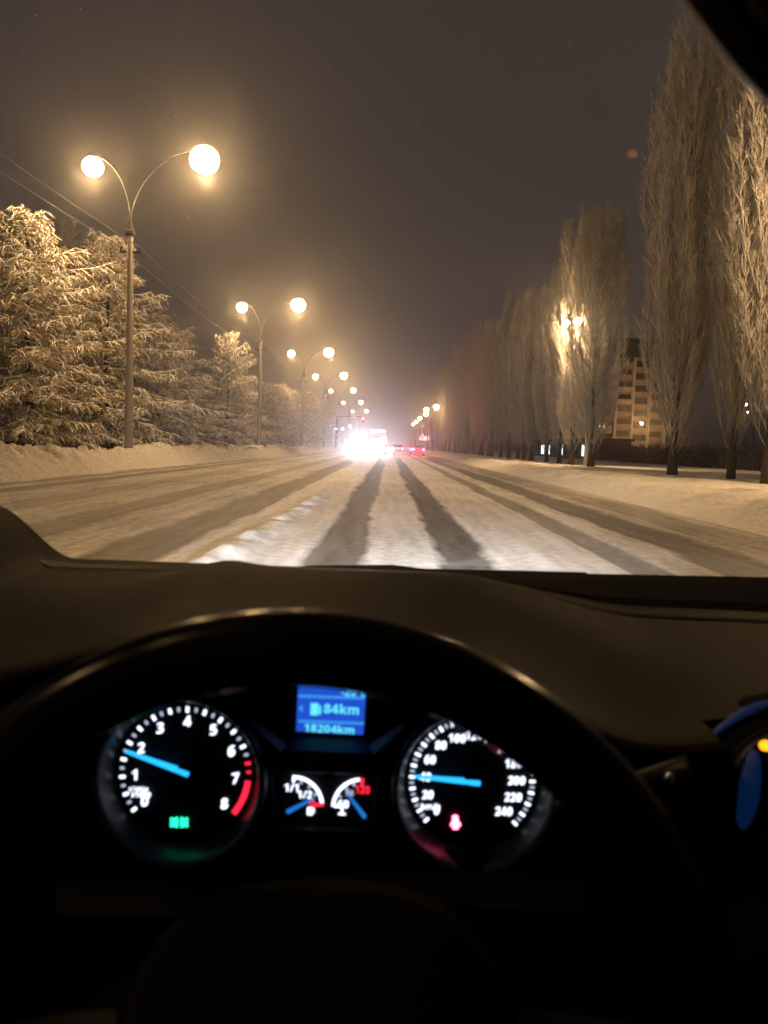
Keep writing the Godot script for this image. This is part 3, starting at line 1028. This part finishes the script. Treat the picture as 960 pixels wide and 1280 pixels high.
func dash_y(x: float, z: float) -> float:       # top of the dashboard; z is the distance ahead
	var y := 1.070 - 0.034 * exp(-pow((x - 0.19) / 0.09, 2.0)) * smoothstep(0.86, 0.66, z)
	y -= 0.016 * smoothstep(0.95, 0.70, z)
	# hump over the instruments
	var hump := smoothstep(-0.36, -0.17, x) * (1.0 - smoothstep(0.06, 0.30, x))
	y += 0.034 * hump * smoothstep(1.12, 0.92, z)
	y += 0.006 * exp(-pow((x + 0.19) / 0.035, 2.0)) * smoothstep(1.1, 0.98, z)
	# the end sweeps up to the foot of the pillar; seam in the passenger half
	y += 0.075 * smoothstep(-0.45, -0.57, x) * smoothstep(0.60, 0.82, z)
	y -= 0.006 * exp(-pow((z - 0.97 + 0.04 * x) / 0.008, 2.0)) * smoothstep(0.12, 0.2, x)
	y -= 0.014 * smoothstep(0.10, 0.34, x)
	return y

func dashboard(o: Node3D) -> void:
	var b := MB.new()
	b.grid(140, 90, func(i: int, j: int):
		var x := lerpf(-0.62, 1.30, i / 139.0)
		var z := lerpf(1.16, 0.66, j / 89.0)
		return Vector3(x, dash_y(x, z), -z),
		func(_w: Vector3): return Vector3.UP)
	part("dashboard_top", b, M.dash_plastic, o)
	b = MB.new()
	b.grid(140, 14, func(i: int, j: int):
		var x := lerpf(-0.62, 1.30, i / 139.0)
		var t := j / 13.0
		return Vector3(x, lerpf(dash_y(x, 0.66), 0.35, t), -0.66 - 0.10 * sin(minf(t * 4.0, 1.0) * PI / 2.0)),
		func(_w: Vector3): return Vector3.BACK)
	part("dashboard_front", b, M.matte_black, o)
	# centre console with round vent, glowing shapes for blue reflections and amber lamp
	var c := group_node("centre_console", o)
	b = MB.new()
	b.ball(cp(1000, 1075, 0.70), Vector3(0.10, 0.145, 0.05), CB, 24, 16, 0.7)
	part("console_panel", b, M.matte_black, c)
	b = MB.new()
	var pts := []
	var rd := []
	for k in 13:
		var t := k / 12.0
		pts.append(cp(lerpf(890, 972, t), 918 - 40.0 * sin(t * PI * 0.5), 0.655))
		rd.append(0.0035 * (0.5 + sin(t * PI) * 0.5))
	part("console_light_guide", b.tube(pts, rd, 8), M.reflected_blue, c)
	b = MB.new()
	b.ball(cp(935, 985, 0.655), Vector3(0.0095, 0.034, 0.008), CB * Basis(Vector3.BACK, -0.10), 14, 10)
	part("reflected_light_oval", b, M.reflected_blue, c)
	b = MB.new()
	b.lathe(cp(985, 985, 0.660), CB, [[0.0405, 0.0], [0.0415, 0.006], [0.045, 0.008], [0.049, 0.006], [0.051, -0.004]], 40)
	part("vent_bezel", b, M.gauge_plastic, c)
	for k in 5:
		b = MB.new()
		part("vent_slat", b.box(cp(985, 945 + 20.0 * k, 0.663), Vector3(0.076, 0.0022, 0.010), 0.0008, CB), M.black_plastic, c)
	b = MB.new()
	b.ball(cp(957, 932, 0.64), Vector3(0.0052, 0.0042, 0.004), CB, 12, 8)
	part("console_indicator_lamp", b, M.amber, c)
	# wiper stalk with a bright metal tip
	var s := group_node("wiper_stalk", o)
	b = MB.new()
	b.tube([cp(700, 1010, 0.62), cp(770, 985, 0.58), cp(832, 968, 0.55), cp(862, 962, 0.545)], [0.006, 0.006, 0.008, 0.009], 12)
	part("lever", b, M.black_plastic, s)
	b = MB.new()
	b.lathe(cp(838, 972, 0.543), CB, [[0.0001, 0.004], [0.0030, 0.003], [0.0045, 0.0], [0.0045, -0.01]], 16)
	part("end_button", b, M.chrome, s)
	# shelf under the cluster, catching light from the dials
	b = MB.new()
	b.grid(30, 8, func(i: int, j: int):
		var t := i / 29.0
		var u := j / 7.0
		return cp(lerpf(70, 730, t), 1068 + 26.0 * sin(t * PI * 2.0 + 0.6) * 0.3 + u * 70.0, lerpf(0.69, 0.64, u)),
		func(_w: Vector3): return Vector3.UP)
	part("column_shroud", b, M.matte_black, o)

func windscreen(o: Node3D) -> void:
	var w := group_node("windscreen", o)
	var b := MB.new()
	b.grid(24, 14, func(i: int, j: int):
		var u := i / 23.0 * 2.0 - 1.0
		var t := j / 13.0
		var x := 0.36 + u * lerpf(0.80, 0.62, t)
		return Vector3(x, lerpf(1.045, 1.56, t), -lerpf(1.24, 0.30, t) + 0.16 * u * u),
		func(_w: Vector3): return Vector3.BACK)
	part("pane", b, M.glass, w)
	# black ceramic edge along the bottom of the glass
	b = MB.new()
	b.grid(60, 4, func(i: int, j: int):
		var t := i / 59.0
		var px := lerpf(-60, 1040, t)
		var edge := 712.0 + 0.0195 * (px - 480.0) + 26.0 * pow(maxf(0.0, (130.0 - px) / 200.0), 2.0) * -1.0
		return cp(px, edge + [0.0, 3.0, 12.0, 40.0][j], [1.10, 1.098, 1.09, 1.08][j]),
		func(_w: Vector3): return Vector3(0, 0.7, 0.7))
	part("lower_edge", b, M.rubber, w)
	# wiper resting along the edge
	var wp := group_node("wiper", o)
	b = MB.new()
	var pts := []
	var rd := []
	for k in 15:
		var t := k / 14.0
		pts.append(cp(lerpf(265, 733, t), 713.5 + 5.5 * t - 2.0 * sin(t * PI), 1.14))
		rd.append(0.0045)
	part("blade", b.tube(pts, rd, 8), M.rubber, wp)
	b = MB.new()
	part("arm", b.tube([cp(300, 720, 1.16), cp(390, 711.5, 1.155), cp(490, 711, 1.15), cp(530, 714, 1.15)], [0.005, 0.006, 0.006, 0.004], 8), M.rubber, wp)
	b = MB.new()
	b.tube([Vector3(-0.60, 1.02, -1.10), Vector3(-0.56, 1.18, -0.92), Vector3(-0.48, 1.38, -0.60), Vector3(-0.40, 1.56, -0.28)], [0.07, 0.05, 0.045, 0.045], 16)
	part("pillar", b, M.dash_plastic, o)

func cluster(o: Node3D) -> void:
	# backing panel
	var b := MB.new()
	b.box(ip(405, 1005, -0.012), Vector3(mm(640), mm(290), 0.02), 0.004, CB)
	part("cluster_panel", b, M.gauge_face, o)
	# ---- rev counter
	var cx := 231.7
	var cy := 965.8
	var R := 78.7
	var g := dial("rev_counter_display", o, cx, cy, R)
	for k in 33:
		var a := 215.7 - 15.95 * k / 2.0
		if k > 27:
			break
		b = MB.new()
		if k % 2 == 0:
			part("tick", bar(b, cx, cy, a, R - 3.6, R + 3.6, 3.8), M.tick_red if k >= 26 else M.tick_white, g)
		else:
			part("tick", bar(b, cx, cy, a, R - 2.4, R + 3.0, 3.2), M.tick_red if k >= 26 else M.tick_dim, g)
	b = MB.new()
	b.arc(ip(cx, cy, 0.002), CAMT.basis, mm(R - 3.5), mm(R + 3.5), 215.7 - 15.95 * 14, 215.7 - 15.95 * 16 - 1.0, 16)
	part("red_zone", b, M.tick_red, g)
	for k in 9:
		var a := deg_to_rad(215.7 - 31.9 * k)
		text("numeral", str(k), cx + cos(a) * R * 0.80, cy - sin(a) * R * 0.80, 13.0, M.tick_white, g)
	text("lettering", "r/min", 173, 987, 6.5, M.tick_white, g)
	text("lettering", "x1000", 176, 994, 6.5, M.tick_white, g)
	b = MB.new()
	part("needle", needle(b, cx + 3, cy + 1, 160.3, -3, 82, 4.6, 2.2), M.needle_blue, g)
	# side-light tell-tale
	var ic := group_node("side_light_lamp", o)
	for s in [-1.0, 1.0]:
		b = MB.new()
		b.arc(ip(224 + s * 1.5, 1028, 0.002), CAMT.basis * Basis(Vector3.BACK, PI if s < 0.0 else 0.0), 0.0, mm(6.6), -88, 88, 12)
		part("lamp_symbol", b, M.icon_green, ic)
		for k in 3:
			b = MB.new()
			part("ray_symbol", b.box(ip(224 + s * 9.2, 1028 + (k - 1) * 4.2, 0.002), Vector3(mm(3.6), mm(2.6), 0.0005), 0.0, CAMT.basis), M.icon_green, ic)
	# ---- speedometer
	cx = 590.2
	cy = 976.1
	R = 75.0
	g = dial("speedometer_display", o, cx, cy, R)
	for k in 49:
		var a := 220.4 - 11.05 * k / 2.0
		b = MB.new()
		if k % 2 == 0:
			part("tick", bar(b, cx, cy, a, R - 3.6, R + 3.6, 3.4), M.tick_white, g)
		else:
			part("tick", bar(b, cx, cy, a, R - 2.4, R + 3.0, 2.8), M.tick_dim, g)
	for k in 13:
		var a := deg_to_rad(220.4 - 22.1 * k)
		var rr := R * (0.78 if k < 5 else 0.74)
		text("numeral", str(k * 20), cx + cos(a) * rr, cy - sin(a) * rr, 10.5, M.tick_white, g, italic_font, 0.0, 0.92)
	text("lettering", "km/h", 538, 1009, 7.0, M.tick_white, g)
	b = MB.new()
	part("needle", needle(b, cx + 8, cy + 2, 174.6, -3, 80, 4.6, 2.2), M.needle_blue, g)
	# seat-belt tell-tale
	ic = group_node("seat_belt_lamp", o)
	b = MB.new()
	b.ball(ip(569, 1022.5, 0.002), Vector3(mm(3.6), mm(3.6), 0.0006), CAMT.basis, 14, 8)
	part("head_symbol", b, M.icon_red, ic)
	b = MB.new()
	b.flat(ip(562.5, 1032, 0.002), ip(566.0, 1025, 0.002), ip(572.5, 1025, 0.002), ip(576.5, 1032, 0.002), CAMT.basis.z)
	b.flat(ip(565, 1032, 0.002), ip(574, 1032, 0.002), ip(572.5, 1036.5, 0.002), ip(566.5, 1036.5, 0.002), CAMT.basis.z)
	part("body_symbol", b, M.icon_red, ic)
	# ---- fuel and temperature gauges in their shared frame
	var fr := group_node("small_gauge_frame", o)
	for e in [[405, 962, 112, 5], [405, 1037, 120, 4]]:
		b = MB.new()
		part("rail", b.box(ip(e[0], e[1], 0.008), Vector3(mm(e[2]), mm(e[3]), 0.012), 0.001, CB), M.gauge_plastic, fr)
	for e in [[341, 1000, 0.12], [470, 1000, -0.12]]:
		b = MB.new()
		part("rail", b.box(ip(e[0], e[1], 0.008), Vector3(mm(5), mm(70), 0.012), 0.001, CB * Basis(Vector3.BACK, e[2])), M.gauge_plastic, fr)
	g = group_node("fuel_gauge_display", o)
	cx = 367.0
	cy = 1007.0
	b = MB.new()
	part("scale_arc", b.arc(ip(cx, cy, 0.002), CAMT.basis, mm(33.5), mm(37.5), 4, 92, 20), M.tick_white, g)
	for a in [90.0, 72.0, 50.0, 27.0]:
		b = MB.new()
		part("tick", bar(b, cx, cy, a, 28.5, 34.0, 3.2), M.tick_white if a > 80.0 else M.tick_dim, g)
	b = MB.new()
	part("red_zone", bar(b, cx, cy, 2.0, 26.0, 37.5, 4.2), M.tick_red, g)
	text("numeral", "1/1", 365, 985, 9.5, M.tick_white, g, plain_font)
	text("numeral", "1/2", 381, 993.5, 9.0, M.tick_white, g, plain_font)
	text("numeral", "0", 390, 1005, 9.0, M.tick_red, g, plain_font)
	b = MB.new()
	b.box(ip(387.5, 1014, 0.002), Vector3(mm(7), mm(9), 0.0006), 0.0, CB)
	b.box(ip(392.2, 1013, 0.002), Vector3(mm(1.4), mm(6), 0.0006), 0.0, CB)
	part("pump_symbol", b, M.tick_white, g)
	b = MB.new()
	part("needle", needle(b, 360, 1014.5, 27.0, -2, 37, 3.0, 1.8), M.needle_blue_dim, g)
	g = group_node("temperature_gauge_display", o)
	cx = 452.0
	cy = 1010.0
	b = MB.new()
	part("scale_arc", b.arc(ip(cx, cy, 0.002), CAMT.basis, mm(33.5), mm(37.5), 94, 177, 20), M.tick_white, g)
	for a in [176.0, 152.0, 128.0, 108.0]:
		b = MB.new()
		part("tick", bar(b, cx, cy, a, 28.5, 34.0, 3.2), M.tick_white if a > 170.0 else M.tick_dim, g)
	b = MB.new()
	part("red_zone", bar(b, cx, cy, 89.0, 26.0, 37.0, 4.2), M.tick_red, g)
	text("numeral", "120", 453, 987.5, 9.5, M.tick_red, g, plain_font, 0.0, 0.85)
	text("numeral", "90", 437, 991.5, 7.0, M.tick_dim, g, plain_font)
	text("numeral", "60", 429, 1005.5, 9.5, M.tick_white, g, plain_font)
	b = MB.new()
	b.box(ip(427.5, 1013.5, 0.002), Vector3(mm(2.4), mm(8), 0.0006), 0.0, CB)
	b.box(ip(427.5, 1017.5, 0.002), Vector3(mm(9), mm(2.2), 0.0006), 0.0, CB)
	part("thermometer_symbol", b, M.tick_white, g)
	b = MB.new()
	part("needle", needle(b, 455.5, 1020.5, 127.0, -2, 34, 3.0, 1.6), M.needle_blue_dim, g)
	# ---- message display
	g = group_node("message_display", o)
	b = MB.new()
	b.flat(ip(373, 852, 0.002), ip(458, 858, 0.002), ip(454, 918.5, 0.002), ip(370, 914, 0.002), CB.z)
	part("screen", b, M.display_blue, g)
	for e in [[870.0, 0.0], [901.5, 0.0]]:
		b = MB.new()
		b.flat(ip(373, e[0] - 1.8, 0.003), ip(455, e[0] + 1.2, 0.003), ip(455, e[0] + 4.6, 0.003), ip(373, e[0] + 1.6, 0.003), CB.z)
		part("screen_line", b, M.display_line, g)
	var tl := deg_to_rad(-1.0)
	text("screen_text", "-20°c", 442, 866, 9.5, M.display_cyan, g, plain_font, tl)
	text("screen_text", "84km", 427, 887, 11.5, M.display_cyan, g, plain_font, tl, 1.1)
	text("screen_text", "18204km", 412, 911.5, 9.5, M.display_cyan, g, plain_font, tl, 1.15)
	b = MB.new()
	b.box(ip(393, 886.5, 0.0032), Vector3(mm(9.5), mm(15), 0.0004), 0.0, CB)
	b.box(ip(400, 887.5, 0.0032), Vector3(mm(2.6), mm(11), 0.0004), 0.0, CB)
	part("screen_pump_symbol", b, M.display_cyan, g)
	b = MB.new()
	b.flat(ip(372.5, 885.5, 0.0032), ip(378.5, 880.5, 0.0032), ip(378.5, 890.5, 0.0032), ip(372.6, 885.6, 0.0032), CB.z)
	part("screen_arrow", b, M.display_line, g)
	# sloping wings below the display that catch its light
	b = MB.new()
	b.flat(ip(313, 902, 0.010), ip(326, 905, 0.003), ip(360, 932, 0.004), ip(351, 940, 0.022), Vector3(0.4, 0.7, 0.5))
	part("display_wing", b, M.silver_trim, o)
	b = MB.new()
	b.flat(ip(510, 904, 0.010), ip(496, 908, 0.003), ip(458, 934, 0.004), ip(468, 943, 0.022), Vector3(-0.4, 0.7, 0.5))
	part("display_wing", b, M.silver_trim, o)
	b = MB.new()
	b.flat(ip(360, 938, 0.02), ip(464, 942, 0.02), ip(456, 922, 0.0), ip(368, 918, 0.0), Vector3(0, 0.9, 0.3))
	part("display_ledge", b, M.trim_grey, o)
	# lip of the hood over the instruments
	b = MB.new()
	b.grid(60, 10, func(i: int, j: int):
		var x := lerpf(-0.44, 0.27, i / 59.0)
		var t := j / 9.0
		var a := clampf(t * 1.6 - 0.6, 0.0, 1.0) * PI
		return Vector3(x, dash_y(x, 0.66) + 0.0005 - 0.006 * (1.0 - cos(a)), -0.662 + 0.045 * minf(t * 1.6, 1.0) + 0.006 * sin(a) - (0.04 * (t - 0.9) * 10.0 if t > 0.9 else 0.0)),
		func(w: Vector3): return Vector3(0, 0.5, 1))
	part("hood", b, M.dash_plastic, o)

func steering_wheel(o: Node3D) -> void:
	var wn := group_node("steering_wheel", o)
	var tilt := Basis(CAMT.basis.x, deg_to_rad(-6.0)) * CAMT.basis
	var c := cp(354, 1361, 0.345)
	var R := 0.187
	var r := 0.0173
	var b := MB.new()
	b.grid(121, 21, func(i: int, j: int):
		var a := TAU * i / 120.0
		var e := TAU * j / 20.0
		var d := tilt * Vector3(cos(a), sin(a), 0)
		return c + d * (R + r * cos(e)) + tilt.z * r * sin(e) * 0.92,
		func(p: Vector3):
			var l := tilt.inverse() * (p - c)
			var q := Vector3(l.x, l.y, 0).normalized() * R
			return tilt * (l - q))
	part("rim", b, M.leather, wn)
	# hub pad
	b = MB.new()
	var hc := cp(395, 1330, 0.35)
	b.grid(41, 21, func(i: int, j: int):
		var a := TAU * i / 40.0
		var e := PI / 2.0 * j / 20.0
		var x := signf(cos(a)) * pow(absf(cos(a)), 0.8) * 0.086 * sin(e)
		var y := signf(sin(a)) * pow(absf(sin(a)), 0.8) * 0.074 * sin(e)
		return hc + tilt * Vector3(x, y, 0.026 * pow(cos(e), 0.5) - 0.01),
		func(p: Vector3): return p - (hc - tilt.z * 0.05))
	part("hub_pad", b, M.matte_black, wn)
	# spokes with pale trim
	for s in [-1.0, 1.0]:
		b = MB.new()
		b.grid(14, 9, func(i: int, j: int):
			var t := i / 13.0
			var a := PI * j / 8.0
			var hw := lerpf(0.032, 0.016, t)
			return hc + tilt * Vector3(s * lerpf(0.06, 0.17, t), 0.006 + cos(a) * hw, 0.010 * sin(a) - 0.006 - 0.010 * sin(t * PI)),
			func(p: Vector3): return tilt.z)
		part("spoke", b, M.matte_black, wn)
		b = MB.new()
		b.grid(10, 5, func(i: int, j: int):
			var t := i / 9.0
			return hc + tilt * Vector3(s * lerpf(0.088, 0.150, t), lerpf(-0.004, 0.016, j / 4.0) * (1.0 - 0.5 * t) + 0.006, 0.0060 - 0.010 * sin(lerpf(0.25, 0.85, t) * PI)),
			func(p: Vector3): return tilt.z)
		part("spoke_trim", b, M.trim_grey, wn)

func shell(o: Node3D) -> void:
	# interior mirror hanging at the top of the windscreen
	var mn := group_node("interior_mirror", o)
	var mb := CB * Basis(Vector3.BACK, deg_to_rad(-50.0))
	var b := MB.new()
	var mc := cp(1026, -50, 0.22)
	b.ball(mc, Vector3(0.060, 0.036, 0.012), mb, 28, 18, 0.85)
	part("housing", b, M.black_plastic, mn)
	b = MB.new()
	b.ball(mc + mb.z * 0.0105, Vector3(0.054, 0.031, 0.003), mb, 28, 12, 0.85)
	part("mirror_glass", b, M.mirror_glass, mn)
	b = MB.new()
	part("stem", b.tube([mc - mb.z * 0.008, mc + Vector3(0, 0.10, -0.06)], [0.009, 0.012], 10), M.black_plastic, mn)
	# roof lining, doors and rear so that sky light comes in through the windows only
	b = MB.new()
	b.grid(12, 12, func(i: int, j: int):
		var u := i / 11.0 * 2.0 - 1.0
		var t := j / 11.0
		return Vector3(0.36 + u * 0.66, 1.56 - 0.05 * u * u - 0.05 * t * t, lerpf(-0.30, 2.2, t)),
		func(_w: Vector3): return Vector3.DOWN)
	part("roof_lining", b, M.lining, o)
	for s in [-1.0, 1.0]:
		b = MB.new()
		part("door_panel", b.box(Vector3(0.36 + s * 0.80, 0.62, 0.35), Vector3(0.08, 0.80, 2.2), 0.03), M.lining, o)
	b = MB.new()
	part("rear_bulkhead", b.box(Vector3(0.36, 0.78, 1.9), Vector3(1.6, 1.1, 0.1), 0.03), M.lining, o)
	for s in [-1.0, 1.0]:
		b = MB.new()
		b.box(Vector3(0.36 + s * 0.36, 0.50, 0.45), Vector3(0.52, 0.16, 0.55), 0.05)
		b.box(Vector3(0.36 + s * 0.36, 0.86, 0.78), Vector3(0.52, 0.66, 0.14), 0.05, Basis(Vector3.RIGHT, 0.2))
		b.box(Vector3(0.36 + s * 0.36, 1.30, 0.88), Vector3(0.28, 0.20, 0.10), 0.04, Basis(Vector3.RIGHT, 0.15))
		part("seat", b, M.lining, o)
		b = MB.new()
		part("rear_pillar", b.box(Vector3(0.36 + s * 0.76, 1.28, 1.55), Vector3(0.06, 0.56, 0.75), 0.02), M.lining, o)
		b = MB.new()
		part("middle_pillar", b.box(Vector3(0.36 + s * 0.77, 1.28, 0.62), Vector3(0.05, 0.56, 0.16), 0.02), M.lining, o)
	b = MB.new()
	part("floor_pan", b.box(Vector3(0.36, 0.22, 0.2), Vector3(1.6, 0.06, 3.4), 0.02), M.lining, o)
	b = MB.new()
	b.grid(20, 14, func(i: int, j: int):
		var u := i / 19.0 * 2.0 - 1.0
		var t := j / 13.0
		return Vector3(0.36 + u * lerpf(0.80, 0.68, t), lerpf(0.985, 0.72, t * t * 0.6 + t * 0.4) - 0.07 * u * u, -lerpf(1.26, 2.25, t) + 0.1 * u * u),
		func(_w: Vector3): return Vector3.UP)
	part("bonnet", b, M.own_paint, o)
	for s in [-1.0, 1.0]:
		b = MB.new()
		var at := Vector3(0.36 + s * 0.60, 0.64, -2.24)
		part("headlight", b.ball(at, Vector3(0.16, 0.09, 0.08), Basis.IDENTITY, 14, 10), M.lamp_white, o)
		var l := SpotLight3D.new()
		l.name = "headlight_beam"
		l.light_color = lin(0.96, 0.97, 1.0)
		l.light_energy = 240.0
		l.light_size = 0.08
		l.spot_angle = 24.0
		l.spot_angle_attenuation = 1.0
		l.spot_range = 100.0
		l.spot_attenuation = 2.0
		l.shadow_enabled = true
		o.add_child(l, true)
		l.position = at + Vector3(0, 0, -0.14)
		l.rotation = Vector3(deg_to_rad(-3.0), 0, 0)

# ---------------------------------------------------------------- falling snow
func falling_snow() -> void:
	var rng := RandomNumberGenerator.new()
	rng.seed = 9
	var fl := MB.new()
	fl.ball(Vector3.ZERO, Vector3.ONE, Basis.IDENTITY, 6, 4)
	var mm_ := MultiMesh.new()
	mm_.transform_format = MultiMesh.TRANSFORM_3D
	mm_.mesh = fl.mesh(M.snow)
	var n := 380
	mm_.instance_count = n
	for k in n:
		var d := rng.randf_range(12.0, 70.0)
		var r := rng.randf_range(0.004, 0.009)
		mm_.set_instance_transform(k, Transform3D(Basis.from_scale(Vector3(r, r * 1.5, r)), Vector3(rng.randf_range(-0.55, 0.55) * (d + 4.0), rng.randf_range(0.4, 0.62 * d + 1.0), -d)))
	var o := MultiMeshInstance3D.new()
	o.name = "snowflakes"
	o.multimesh = mm_
	add_child(o)
	o.set_meta("kind", "stuff")
	tag(o, "sparse snowflakes drifting down in the lamplight", "snow")
